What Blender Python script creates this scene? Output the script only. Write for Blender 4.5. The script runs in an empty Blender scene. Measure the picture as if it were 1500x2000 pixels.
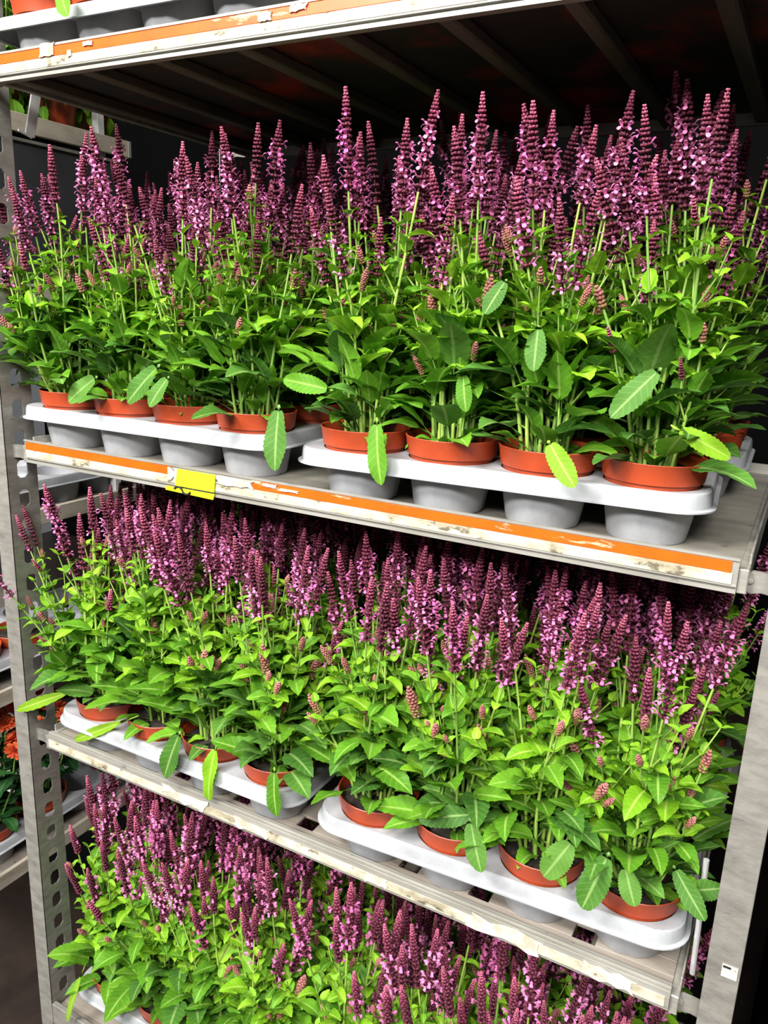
import bpy, math, random
import numpy as np
from mathutils import Vector, Matrix, Euler

random.seed(11)
SC = bpy.context.scene
COL = SC.collection
PI = math.pi
R = math.radians

# ------------------------------------------------------------------ camera
Z0 = 1.62                                  # height of the yellow-stickered shelf rail above the floor
CAM_P = Vector((1.3434, -1.0067, 0.2791 + Z0))
CAM_E = Euler((R(75.335), R(-2.207), R(28.566)), 'XYZ')
F_PX = 1531.0
cam = bpy.data.cameras.new('camera')
cam.sensor_fit = 'VERTICAL'
cam.sensor_height = 36.0
cam.lens = F_PX / 2000.0 * 36.0
cam.clip_start = 0.02
cam_o = bpy.data.objects.new('camera', cam)
COL.objects.link(cam_o)
cam_o.location = CAM_P
cam_o.rotation_euler = CAM_E
SC.camera = cam_o
CAM_M = CAM_E.to_matrix()


def ray(u, v):
    return CAM_M @ Vector(((u - 750) / F_PX, -(v - 1000) / F_PX, -1.0))


def aty(u, v, y):                           # pixel -> point on the plane of depth y
    d = ray(u, v)
    return CAM_P + d * ((y - CAM_P.y) / d.y)


def atx(u, v, x):
    d = ray(u, v)
    return CAM_P + d * ((x - CAM_P.x) / d.x)


# ------------------------------------------------------------------ world, lights, exposure
w = bpy.data.worlds.new('hall_air')
SC.world = w
w.use_nodes = True
w.node_tree.nodes['Background'].inputs[0].default_value = (0.92, 0.96, 1.0, 1)
w.node_tree.nodes['Background'].inputs[1].default_value = 0.10


def hall_lamp(name, loc, aim, size, watts, col):
    l = bpy.data.lights.new(name, 'AREA')
    l.shape = 'RECTANGLE'
    l.size, l.size_y = size
    l.energy = watts
    l.color = col
    o = bpy.data.objects.new(name, l)
    COL.objects.link(o)
    o.location = loc
    o.rotation_euler = (Vector(aim) - Vector(loc)).to_track_quat('-Z', 'Y').to_euler()


# two rows of hall luminaires over the aisle in front of the trolley
hall_lamp('hall_lamp', (-0.6, -3.0, 4.9), (0.5, -0.2, 1.2), (1.8, 0.8), 275, (1.0, 0.98, 0.93))
hall_lamp('hall_lamp', (2.3, -3.0, 4.9), (0.8, -0.2, 1.2), (1.8, 0.8), 195, (1.0, 0.98, 0.93))
hall_lamp('hall_lamp', (-1.6, -5.2, 4.7), (0.2, 0, 1.1), (1.8, 0.8), 255, (1.0, 0.98, 0.95))
hall_lamp('hall_lamp', (1.5, -5.4, 4.7), (0.7, 0, 1.0), (1.8, 0.8), 255, (1.0, 0.98, 0.95))

SC.cycles.max_bounces = 6
SC.cycles.diffuse_bounces = 3
SC.cycles.glossy_bounces = 2
SC.cycles.transmission_bounces = 4
SC.view_settings.view_transform = 'Standard'
SC.view_settings.look = 'None'
SC.view_settings.gamma = 1.0
SC.view_settings.exposure = 0.38
SC.view_settings.use_curve_mapping = False


# ------------------------------------------------------------------ materials
def lin(c):
    return tuple(((x / 255) / 12.92 if x / 255 <= 0.04045 else ((x / 255 + 0.055) / 1.055) ** 2.4) for x in c) + (1,)


class NT:
    def __init__(self, name):
        self.m = bpy.data.materials.new(name)
        self.m.use_nodes = True
        self.n = self.m.node_tree.nodes
        self.l = self.m.node_tree.links
        self.b = self.n['Principled BSDF']

    def node(self, typ, **kw):
        nd = self.n.new(typ)
        for k, v in kw.items():
            setattr(nd, k, v)
        return nd

    def link(self, a, b):
        self.l.new(a, b)

    def ramp(self, fac, stops):
        r = self.node('ShaderNodeValToRGB')
        els = r.color_ramp.elements
        while len(els) < len(stops):
            els.new(0.5)
        for e, (p, c) in zip(els, stops):
            e.position = p
            e.color = c
        self.link(fac, r.inputs[0])
        return r.outputs[0]

    def noise(self, scale, detail=4, coord='Object', stretch=None, rough=0.6):
        tc = self.node('ShaderNodeTexCoord')
        mp = self.node('ShaderNodeMapping')
        if stretch:
            mp.inputs['Scale'].default_value = stretch
        self.link(tc.outputs[coord], mp.inputs[0])
        nz = self.node('ShaderNodeTexNoise')
        nz.inputs['Scale'].default_value = scale
        nz.inputs['Detail'].default_value = detail
        nz.inputs['Roughness'].default_value = rough
        self.link(mp.outputs[0], nz.inputs['Vector'])
        return nz.outputs['Fac']

    def mix(self, fac, a, b, mode='MIX'):
        x = self.node('ShaderNodeMix', data_type='RGBA', blend_type=mode)
        for s, v in ((x.inputs[0], fac), (x.inputs[6], a), (x.inputs[7], b)):
            if isinstance(v, (int, float, tuple)):
                s.default_value = v
            else:
                self.link(v, s)
        return x.outputs[2]

    def bump(self, h, strength=0.3, dist=0.002):
        bp = self.node('ShaderNodeBump')
        bp.inputs['Strength'].default_value = strength
        bp.inputs['Distance'].default_value = dist
        self.link(h, bp.inputs['Height'])
        self.link(bp.outputs[0], self.b.inputs['Normal'])

    def base(self, c):
        if isinstance(c, tuple):
            self.b.inputs['Base Color'].default_value = c
        else:
            self.link(c, self.b.inputs['Base Color'])

    def set(self, rough=0.5, metal=0.0, spec=None):
        self.b.inputs['Roughness'].default_value = rough
        self.b.inputs['Metallic'].default_value = metal
        if spec is not None:
            self.b.inputs['Specular IOR Level'].default_value = spec

    def translucent(self, color, amt):
        t = self.node('ShaderNodeBsdfTranslucent')
        if isinstance(color, tuple):
            t.inputs[0].default_value = color
        else:
            self.link(color, t.inputs[0])
        ms = self.node('ShaderNodeMixShader')
        ms.inputs[0].default_value = amt
        out = self.n['Material Output']
        self.link(self.b.outputs[0], ms.inputs[1])
        self.link(t.outputs[0], ms.inputs[2])
        self.link(ms.outputs[0], out.inputs[0])


M = {}


def leaf_mat(name, dark, mid, light, rib, transl=0.30, rough=0.5):
    t = NT(name)
    oi = t.node('ShaderNodeObjectInfo')
    c = t.ramp(oi.outputs['Random'], [(0.0, lin(dark)), (0.5, lin(mid)), (1.0, lin(light))])
    nz = t.noise(28, 3, 'Object')
    c = t.mix(t.ramp(nz, [(0.35, (0, 0, 0, 1)), (0.75, (0.35, 0.35, 0.35, 1))]), c, lin(light))
    at = t.node('ShaderNodeAttribute', attribute_name='rib')      # 1 on the midrib, 0 at the margin
    al = t.node('ShaderNodeAttribute', attribute_name='along')
    m1 = t.node('ShaderNodeMath', operation='MULTIPLY_ADD')
    t.link(at.outputs['Fac'], m1.inputs[0])
    m1.inputs[1].default_value = 0.16
    t.link(al.outputs['Fac'], m1.inputs[2])
    m2 = t.node('ShaderNodeMath', operation='MULTIPLY')
    t.link(m1.outputs[0], m2.inputs[0])
    m2.inputs[1].default_value = 8.0
    m3 = t.node('ShaderNodeMath', operation='FRACT')
    t.link(m2.outputs[0], m3.inputs[0])
    c = t.mix(t.ramp(m3.outputs[0], [(0.0, (0.3, 0.3, 0.3, 1)), (0.10, (0, 0, 0, 1)), (0.90, (0, 0, 0, 1)), (1.0, (0.3, 0.3, 0.3, 1))]), c, lin(rib))
    c = t.mix(t.ramp(at.outputs['Fac'], [(0.86, (0, 0, 0, 1)), (0.95, (0.8, 0.8, 0.8, 1))]), c, lin(rib))
    t.base(c)
    t.set(rough, 0, 0.22)
    t.translucent(c, transl)
    wv = t.noise(120, 2, 'Object')
    t.bump(wv, 0.35, 0.0015)
    M[name] = t.m


leaf_mat('leaf_young', (96, 146, 22), (116, 170, 30), (142, 190, 44), (178, 206, 96))
leaf_mat('leaf_mid', (68, 118, 26), (86, 142, 32), (108, 160, 40), (152, 188, 90))
leaf_mat('leaf_mature', (54, 96, 34), (68, 114, 40), (88, 132, 50), (136, 166, 96), 0.2)
leaf_mat('leaf_pale', (112, 154, 30), (122, 164, 36), (132, 172, 44), (176, 198, 100))
leaf_mat('leaf_mum', (18, 48, 22), (26, 62, 28), (38, 78, 34), (60, 100, 56), 0.1)

t = NT('stem_green')
oi = t.node('ShaderNodeObjectInfo')
t.base(t.ramp(oi.outputs['Random'], [(0, lin((112, 148, 66))), (1, lin((158, 186, 84)))]))
t.set(0.5)
t.translucent(lin((130, 170, 60)), 0.12)
M['stem'] = t.m


def spike_mat(name, low, mid, tip, transl=0.12):
    t = NT(name)
    at = t.node('ShaderNodeAttribute', attribute_name='tint')
    oi = t.node('ShaderNodeObjectInfo')
    c = t.ramp(at.outputs['Fac'], [(0.0, lin(low)), (0.6, lin(mid)), (1.0, lin(tip))])
    hs = t.node('ShaderNodeHueSaturation')
    mr = t.node('ShaderNodeMapRange')
    mr.inputs[3].default_value = 0.75
    mr.inputs[4].default_value = 1.3
    t.link(oi.outputs['Random'], mr.inputs[0])
    t.link(mr.outputs[0], hs.inputs['Value'])
    t.link(c, hs.inputs['Color'])
    t.base(hs.outputs[0])
    t.set(0.65, 0, 0.25)
    t.translucent(hs.outputs[0], transl)
    M[name] = t.m


spike_mat('calyx', (88, 40, 54), (114, 48, 70), (182, 96, 120))
spike_mat('calyx_bud', (122, 110, 66), (146, 92, 82), (176, 112, 112))
t = NT('petal_pink')
oi = t.node('ShaderNodeObjectInfo')
c = t.ramp(oi.outputs['Random'], [(0, lin((204, 104, 164))), (1, lin((236, 148, 198)))])
t.base(c)
t.set(0.55, 0, 0.3)
t.translucent(c, 0.3)
M['petal'] = t.m


def dirty(name, base, dirt, scale, lo, hi, rough, metal=0.0, stretch=None, bump=0.15, extra=None):
    t = NT(name)
    n1 = t.noise(scale, 6, 'Object', stretch, 0.7)
    c = t.mix(t.ramp(n1, [(lo, (0, 0, 0, 1)), (hi, (1, 1, 1, 1))]), lin(base), lin(dirt))
    if extra:
        col, sc, a, b, st = extra
        n2 = t.noise(sc, 5, 'Object', st, 0.65)
        c = t.mix(t.ramp(n2, [(a, (0, 0, 0, 1)), (b, (1, 1, 1, 1))]), c, lin(col))
    t.base(c)
    t.set(rough, metal)
    t.bump(n1, bump, 0.001)
    M[name] = t.m


dirty('terracotta', (164, 64, 31), (142, 52, 26), 14, 0.4, 0.75, 0.42, extra=((120, 64, 40), 60, 0.66, 0.72, None))
dirty('soil', (30, 22, 17), (62, 48, 36), 90, 0.5, 0.7, 0.95, bump=0.9, extra=((120, 104, 84), 160, 0.7, 0.74, None))
dirty('tray_plastic', (162, 164, 168), (142, 143, 147), 9, 0.42, 0.7, 0.38, bump=0.05, extra=((128, 126, 120), 70, 0.71, 0.77, None))
dirty('galvanised', (142, 139, 132), (112, 109, 103), 26, 0.40, 0.68, 0.5, 0.3, (0.7, 0.7, 1.9), 0.15, ((72, 69, 64), 44, 0.65, 0.71, (0.5, 0.5, 2.6)))
dirty('aluminium', (176, 174, 166), (140, 136, 126), 12, 0.4, 0.7, 0.42, 0.45, (0.3, 2, 2), 0.1, ((98, 92, 84), 40, 0.66, 0.74, (0.6, 1, 1)))
dirty('orange_paint', (228, 88, 6), (212, 76, 6), 10, 0.4, 0.7, 0.4, 0, None, 0.05, ((196, 160, 132), 22, 0.61, 0.66, (0.45, 1, 2.2)))
dirty('cream_strip', (194, 188, 168), (150, 141, 118), 20, 0.42, 0.60, 0.6, 0, (0.6, 1, 1.5), 0.15, ((96, 88, 74), 40, 0.56, 0.63, (0.6, 1, 1.2)))
dirty('deck_grey', (138, 134, 124), (112, 106, 98), 8, 0.4, 0.7, 0.55, 0.1, (0.5, 2.5, 1), 0.1, ((92, 84, 76), 30, 0.64, 0.72, None))
dirty('deck_ply', (140, 132, 122), (112, 102, 93), 10, 0.4, 0.7, 0.7, 0, (0.4, 3, 1), 0.15, ((86, 72, 62), 44, 0.66, 0.71, (0.6, 1, 1)))
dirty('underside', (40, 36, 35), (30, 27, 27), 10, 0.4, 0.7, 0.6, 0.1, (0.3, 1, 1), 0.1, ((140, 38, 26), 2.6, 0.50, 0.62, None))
dirty('rib_metal', (104, 98, 88), (78, 73, 67), 18, 0.4, 0.7, 0.5, 0.3, (1, 0.3, 1), 0.1)
dirty('white_paper', (204, 200, 188), (168, 160, 142), 30, 0.45, 0.6, 0.8, 0, None, 0.3, ((110, 100, 88), 60, 0.66, 0.7, None))
dirty('brown_paper', (206, 186, 158), (180, 152, 120), 34, 0.45, 0.6, 0.8, 0, None, 0.3)
dirty('yellow_sticker', (226, 240, 20), (214, 228, 16), 30, 0.4, 0.7, 0.6, 0, None, 0.05)
dirty('black_ink', (22, 22, 26), (30, 30, 32), 20, 0.4, 0.7, 0.6)
dirty('wet_floor', (48, 38, 33), (34, 27, 24), 3, 0.4, 0.65, 0.45, 0, None, 0.2, ((96, 86, 80), 26, 0.7, 0.75, None))
dirty('dark_wall', (11, 11, 11), (7, 7, 8), 2, 0.4, 0.7, 0.9)  # hall darkness put into the colour, as the lamps do reach these walls
dirty('dark_crate', (58, 58, 62), (46, 46, 50), 8, 0.4, 0.7, 0.5)
dirty('white_card', (214, 214, 212), (196, 196, 194), 6, 0.4, 0.7, 0.7)
dirty('weathered_bar', (182, 172, 156), (140, 130, 116), 22, 0.42, 0.68, 0.7, 0, (2, 0.25, 1), 0.2)
dirty('chrome', (210, 210, 212), (190, 190, 192), 8, 0.4, 0.7, 0.22, 0.5)
dirty('dark_hub', (40, 38, 38), (30, 28, 28), 8, 0.4, 0.7, 0.7)
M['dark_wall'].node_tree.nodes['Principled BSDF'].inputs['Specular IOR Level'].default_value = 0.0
t = NT('mum_petal')
at = t.node('ShaderNodeAttribute', attribute_name='tint')
c = t.ramp(at.outputs['Fac'], [(0, lin((196, 44, 34))), (0.5, lin((226, 88, 52))), (1, lin((240, 150, 70)))])
t.base(c)
t.set(0.6)
t.translucent(c, 0.2)
M['mum_petal'] = t.m


# ------------------------------------------------------------------ mesh helpers
def mesh(name, verts, faces, mat, smooth=False, attr=None, attr2=None, sharp=None):
    me = bpy.data.meshes.new(name)
    me.from_pydata([tuple(v) for v in verts], [], faces)
    if smooth:
        me.polygons.foreach_set('use_smooth', [True] * len(me.polygons))
    me.materials.append(M[mat])
    for at_ in (attr, attr2):
        if at_:
            a = me.attributes.new(at_[0], 'FLOAT', 'POINT')
            a.data.foreach_set('value', at_[1])
    if sharp:
        me.set_sharp_from_angle(angle=sharp)
    me.update()
    return me


def obj(name, me, parent=None, loc=None, mat=None):
    o = bpy.data.objects.new(name, me)
    COL.objects.link(o)
    if parent is not None:
        o.parent = parent
    if mat is not None:
        o.matrix_basis = mat
    elif loc is not None:
        o.location = loc
    return o


def tag(o, label, cat, group=None, kind=None):
    o['label'] = label
    o['category'] = cat
    if group:
        o['group'] = group
    if kind:
        o['kind'] = kind
    return o


def empty(name, loc=(0, 0, 0), rz=0.0):
    o = bpy.data.objects.new(name, None)
    o.empty_display_size = 0.05
    COL.objects.link(o)
    o.location = loc
    o.rotation_euler = (0, 0, rz)
    return o


class MB:
    def __init__(self):
        self.v, self.f = [], []

    def add(self, v, f):
        k = len(self.v)
        self.v += [Vector(p) for p in v]
        self.f += [tuple(i + k for i in q) for q in f]
        return self

    def box(self, a, b, c=0.0):
        x0, y0, z0 = a
        x1, y1, z1 = b
        c = min(c, (x1 - x0) * .45, (y1 - y0) * .45, (z1 - z0) * .45)
        if c <= 0:
            v = [(x, y, z) for z in (z0, z1) for y in (y0, y1) for x in (x0, x1)]
            return self.add(v, [(0, 2, 3, 1), (4, 5, 7, 6), (0, 1, 5, 4), (2, 6, 7, 3), (0, 4, 6, 2), (1, 3, 7, 5)])
        # chamfered box: 24 verts
        v, idx = [], {}
        for sx in (0, 1):
            for sy in (0, 1):
                for sz in (0, 1):
                    X = (x0, x1)[sx]; Y = (y0, y1)[sy]; Z = (z0, z1)[sz]
                    ix = X + (c if sx == 0 else -c); iy = Y + (c if sy == 0 else -c); iz = Z + (c if sz == 0 else -c)
                    for ax, p in ((0, (X, iy, iz)), (1, (ix, Y, iz)), (2, (ix, iy, Z))):
                        idx[(sx, sy, sz, ax)] = len(v)
                        v.append(p)
        f = []
        I = lambda s, a: idx[(s[0], s[1], s[2], a)]
        ctr = Vector(((x0 + x1) / 2, (y0 + y1) / 2, (z0 + z1) / 2))

        def face(ids):
            ps = [Vector(v[i]) for i in ids]
            n = (ps[1] - ps[0]).cross(ps[2] - ps[0])
            m = sum(ps, Vector()) / len(ps)
            f.append(tuple(ids) if n.dot(m - ctr) > 0 else tuple(reversed(ids)))
        for ax in range(3):
            o1, o2 = [a for a in range(3) if a != ax]
            for s in (0, 1):
                ids = []
                for p, q in ((0, 0), (1, 0), (1, 1), (0, 1)):
                    c3 = [0, 0, 0]; c3[ax] = s; c3[o1] = p; c3[o2] = q
                    ids.append(I(c3, ax))
                face(ids)
            for p in (0, 1):
                for q in (0, 1):
                    a = [0, 0, 0]; b2 = [0, 0, 0]
                    a[ax] = 0; b2[ax] = 1
                    a[o1] = b2[o1] = p; a[o2] = b2[o2] = q
                    face([I(a, o1), I(b2, o1), I(b2, o2), I(a, o2)])
        for sx in (0, 1):
            for sy in (0, 1):
                for sz in (0, 1):
                    face([I((sx, sy, sz), a) for a in range(3)])
        return self.add(v, f)

    def lathe(self, prof, n=24, c=(0, 0, 0), close=False):
        k = len(self.v)
        for r, z in prof:
            for i in range(n):
                a = 2 * PI * i / n
                self.v.append(Vector((c[0] + r * math.cos(a), c[1] + r * math.sin(a), c[2] + z)))
        for j in range(len(prof) - 1):
            for i in range(n):
                i2 = (i + 1) % n
                self.f.append((k + j * n + i, k + j * n + i2, k + (j + 1) * n + i2, k + (j + 1) * n + i))
        return self

    def cap(self, ring):
        self.f.append(tuple(ring))
        return self

    def tube(self, pts, rad, n=6, caps=True):
        k = len(self.v)
        m = len(pts)
        if not isinstance(rad, (list, tuple)):
            rad = [rad] * m
        prev = None
        for j, p in enumerate(pts):
            p = Vector(p)
            d = (Vector(pts[min(j + 1, m - 1)]) - Vector(pts[max(j - 1, 0)])).normalized()
            u = prev if prev is not None else (Vector((1, 0, 0)) if abs(d.x) < .9 else Vector((0, 1, 0)))
            u = (u - d * u.dot(d)).normalized()
            prev = u
            q = d.cross(u)
            for i in range(n):
                a = 2 * PI * i / n
                self.v.append(p + (u * math.cos(a) + q * math.sin(a)) * rad[j])
        for j in range(m - 1):
            for i in range(n):
                i2 = (i + 1) % n
                self.f.append((k + j * n + i, k + j * n + i2, k + (j + 1) * n + i2, k + (j + 1) * n + i))
        if caps:
            self.f.append(tuple(k + i for i in reversed(range(n))))
            self.f.append(tuple(k + (m - 1) * n + i for i in range(n)))
        return self

    def extrude_x(self, prof, x0, x1):       # closed profile of (y, z), counter-clockwise seen from +x
        k = len(self.v)
        n = len(prof)
        for x in (x0, x1):
            self.v += [Vector((x, y, z)) for y, z in prof]
        for i in range(n):
            j = (i + 1) % n
            self.f.append((k + i, k + j, k + n + j, k + n + i))
        self.f.append(tuple(k + i for i in reversed(range(n))))
        self.f.append(tuple(k + n + i for i in range(n)))
        return self

    def build(self, name, mat, parent=None, loc=None, smooth=False):
        return obj(name, mesh(name, self.v, self.f, mat, smooth), parent, loc)

    def mesh(self, name, mat, smooth=False):
        return mesh(name, self.v, self.f, mat, smooth)


def bx(name, a, b, mat, parent=None, c=0.0015):
    return MB().box(a, b, c).build(name, mat, parent)


# ------------------------------------------------------------------ the setting
def struct(o, label=None, cat=None):
    o['kind'] = 'structure'
    if label:
        o['label'] = label
        o['category'] = cat
    return o


struct(bx('floor', (-4, -7.5, -0.08), (4.5, 3.2, 0.0), 'wet_floor', None, 0), 'dark damp concrete floor under the trolleys', 'floor')
struct(bx('wall_back', (-4, 3.2, 0), (4.5, 3.3, 3.9), 'dark_wall', None, 0), 'wall coloured near-black for the darkness far behind the trolleys', 'wall')
struct(bx('wall_right', (2.6, -0.4, 0), (2.7, 3.2, 3.9), 'dark_wall', None, 0), 'wall coloured near-black for the darkness beyond the right post', 'wall')


# ------------------------------------------------------------------ trolley posts (angle profile with punched holes)
def punched_flange(z0, z1, w, hw, hh, pitch, zoff, th=0.003):
    """flange in the y-z plane, y from 0 to w, with elongated eight-cornered holes; thickness along x"""
    mb = MB()
    zc = []
    z = zoff
    while z + pitch / 2 < z1:
        if z - pitch / 2 > z0:
            zc.append(z)
        z += pitch
    cy = w * 0.52
    c = hw * 0.55
    hole = [(-hw, -hh + c), (-hw + c, -hh), (hw - c, -hh), (hw, -hh + c), (hw, hh - c), (hw - c, hh), (-hw + c, hh), (-hw, hh - c)]
    for z in zc:
        lo, hi = z - pitch / 2, z + pitch / 2
        rect = [(0, -hh + c), (cy - hw + c, lo), (cy + hw - c, lo), (w, -hh + c), (w, hh - c), (cy + hw - c, hi), (cy - hw + c, hi), (0, hh - c)]
        outer = [(0, z - hh + c), (cy - hw + c, lo), (cy + hw - c, lo), (w, z - hh + c), (w, z + hh - c), (cy + hw - c, hi), (cy - hw + c, hi), (0, z + hh - c)]
        inner = [(cy + a, z + b) for a, b in hole]
        corners = [(0, lo), (w, lo), (w, hi), (0, hi)]
        P = []
        for x in (-th / 2, th / 2):
            P += [(x, a, b) for a, b in outer] + [(x, a, b) for a, b in inner] + [(x, a, b) for a, b in corners]
        f = []
        for i in range(8):
            j = (i + 1) % 8
            quad = (i, j, 8 + j, 8 + i)
            f.append(tuple(reversed(quad)))
            f.append(tuple(20 + q for q in quad))
            f.append((8 + i, 8 + j, 28 + j, 28 + i))
        for a, b, k in ((0, 1, 16), (2, 3, 17), (4, 5, 18), (6, 7, 19)):
            f.append((b, a, k) if k in (16, 18, 17, 19) else (a, b, k))
            f.append((20 + a, 20 + b, 20 + k))
        # long edges
        for k1, k2 in ((16, 19), (17, 18)):
            f.append((k1, k2, k2 + 20, k1 + 20))
        mb.add(P, f)
    if zc:
        mb.box((-th / 2, 0, z0), (th / 2, w, zc[0] - pitch / 2))
        mb.box((-th / 2, 0, zc[-1] + pitch / 2), (th / 2, w, z1))
    return mb


def post(parent, x_in, y, side, front, zlo, zhi, zoff, name='post'):
    """side: +1 when the front flange runs to +x from the inner flange; front: +1 when the hole flange runs to +y"""
    w = 0.072
    fl = punched_flange(zlo, zhi, w, 0.0125, 0.0185, 0.062, zoff)
    if front < 0:
        fl.v = [Vector((p.x, -p.y, p.z)) for p in fl.v]
        fl.f = [tuple(reversed(q)) for q in fl.f]
    fl.v = [Vector((p.x + x_in, p.y + y, p.z)) for p in fl.v]
    xa, xb = sorted((x_in - side * 0.0015, x_in + side * 0.0415))
    ya, yb = sorted((y - front * 0.0005, y + front * 0.003))
    fl.box((xa, ya, zlo), (xb, yb, zhi), 0.0008)
    # turned-in edge of the front flange
    e = x_in + side * 0.0415
    xa, xb = sorted((e - side * 0.003, e))
    ya, yb = sorted((y, y + front * 0.022))
    fl.box((xa, ya, zlo), (xb, yb, zhi), 0.0008)
    return fl.build(name, 'galvanised', parent)


DEPTH = 0.745
L = 1.30
ZA, ZB, ZC, ZD = Z0 + 0.681, Z0, Z0 - 0.6424, Z0 - 1.405
XL, XR = -0.061, 1.340

tr = empty('plant_trolley', (0, 0, 0))
tag(tr, 'tall galvanised plant trolley with punched corner posts holding the salvia shelves', 'trolley')
for x, s in ((XL, -1), (XR, 1)):
    post(tr, x, 0.0, s, 1, 0.13, 2.75, Z0 - 0.135 - 0.062 * 20)
    post(tr, x, DEPTH, s, -1, 0.13, 2.75, Z0 - 0.135 - 0.062 * 20)
# paint remains on the right post
lab = MB()
lab.box((XR + 0.018, -0.0022, Z0 - 0.586), (XR + 0.038, -0.0006, Z0 - 0.566), 0.0003)
pm = lab.build('torn_label', 'white_paper', tr)
pm['label'] = 'torn white label remnant on the right post'
bx('label_mark', (XR + 0.019, -0.003, Z0 - 0.5705), (XR + 0.029, -0.0021, Z0 - 0.5675), 'black_ink', pm, 0)
# base deck of the trolley, standing on wheels
base = MB()
base.box((XL + 0.002, 0.0, ZD - 0.060), (XR - 0.002, 0.012, ZD), 0.001)
base.box((XL + 0.002, DEPTH - 0.012, ZD - 0.060), (XR - 0.002, DEPTH, ZD), 0.001)
base.build('base_rail', 'galvanised', tr)
bx('base_deck', (XL + 0.004, 0.012, ZD - 0.030), (XR - 0.004, DEPTH - 0.012, ZD - 0.018), 'deck_ply', tr)
for x in (0.03, 1.25):
    for y in (0.08, DEPTH - 0.08):
        wm = MB()
        prof = [(0.0, -0.016), (0.055, -0.016), (0.062, -0.010), (0.062, 0.010), (0.055, 0.016), (0.0, 0.016)]
        wm.lathe(prof, 20)
        wm.v = [Vector((p.x + x, p.z + y, p.y + 0.062)) for p in wm.v]
        wh = wm.build('wheel', 'dark_hub', tr)
        bx('wheel_fork', (x - 0.02, y - 0.03, 0.06), (x + 0.02, y - 0.02, ZD - 0.03), 'galvanised', wh)


# ------------------------------------------------------------------ shelves
RAIL_STRIPED = [(0.0, 0.0), (0.0, -0.0035), (0.0018, -0.0040), (0.0018, -0.0345), (0.0, -0.0350), (0.0, -0.0368), (0.005, -0.0372), (0.005, -0.0400), (0.002, -0.0405), (0.002, -0.0456), (0.016, -0.0456), (0.016, -0.0180), (0.0045, -0.0170), (0.0045, 0.0)]
RAIL_GROOVED = [(0.0, -0.006), (0.0, -0.0330), (0.003, -0.0345), (0.003, -0.0400), (0.018, -0.0400), (0.018, -0.0150), (0.0150, -0.0150), (0.0150, -0.003), (0.0125, -0.003), (0.0125, -0.011), (0.0085, -0.011), (0.0085, -0.001), (0.0060, -0.001), (0.0060, -0.010), (0.0035, -0.010), (0.0030, -0.006)]


def ragged(x0, x1, z0, z1, rnd, n=7, jag=0.2):
    """outline of a torn scrap in the x-z plane, counter-clockwise seen from the front"""
    w, h = x1 - x0, z1 - z0
    pts = []
    for i in range(n):
        pts.append((x0 + w * i / n, z0 + h * jag * rnd.random()))
    for i in range(3):
        pts.append((x1 - w * 0.12 * rnd.random(), z0 + h * (i + .2) / 3))
    for i in range(n):
        pts.append((x1 - w * i / n, z1 - h * jag * rnd.random()))
    for i in range(3):
        pts.append((x0 + w * 0.12 * rnd.random(), z1 - h * (i + .2) / 3))
    return pts


def scrap(name, parent, pts, y0, y1, mat):
    n = len(pts)
    v = [(a, y0, b) for a, b in pts] + [(a, y1, b) for a, b in pts]
    f = [tuple(range(n)), tuple(reversed(range(n, 2 * n)))]
    f += [(i, n + i, n + (i + 1) % n, (i + 1) % n) for i in range(n)]
    return obj(name, mesh(name, v, f, mat), parent)


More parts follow.
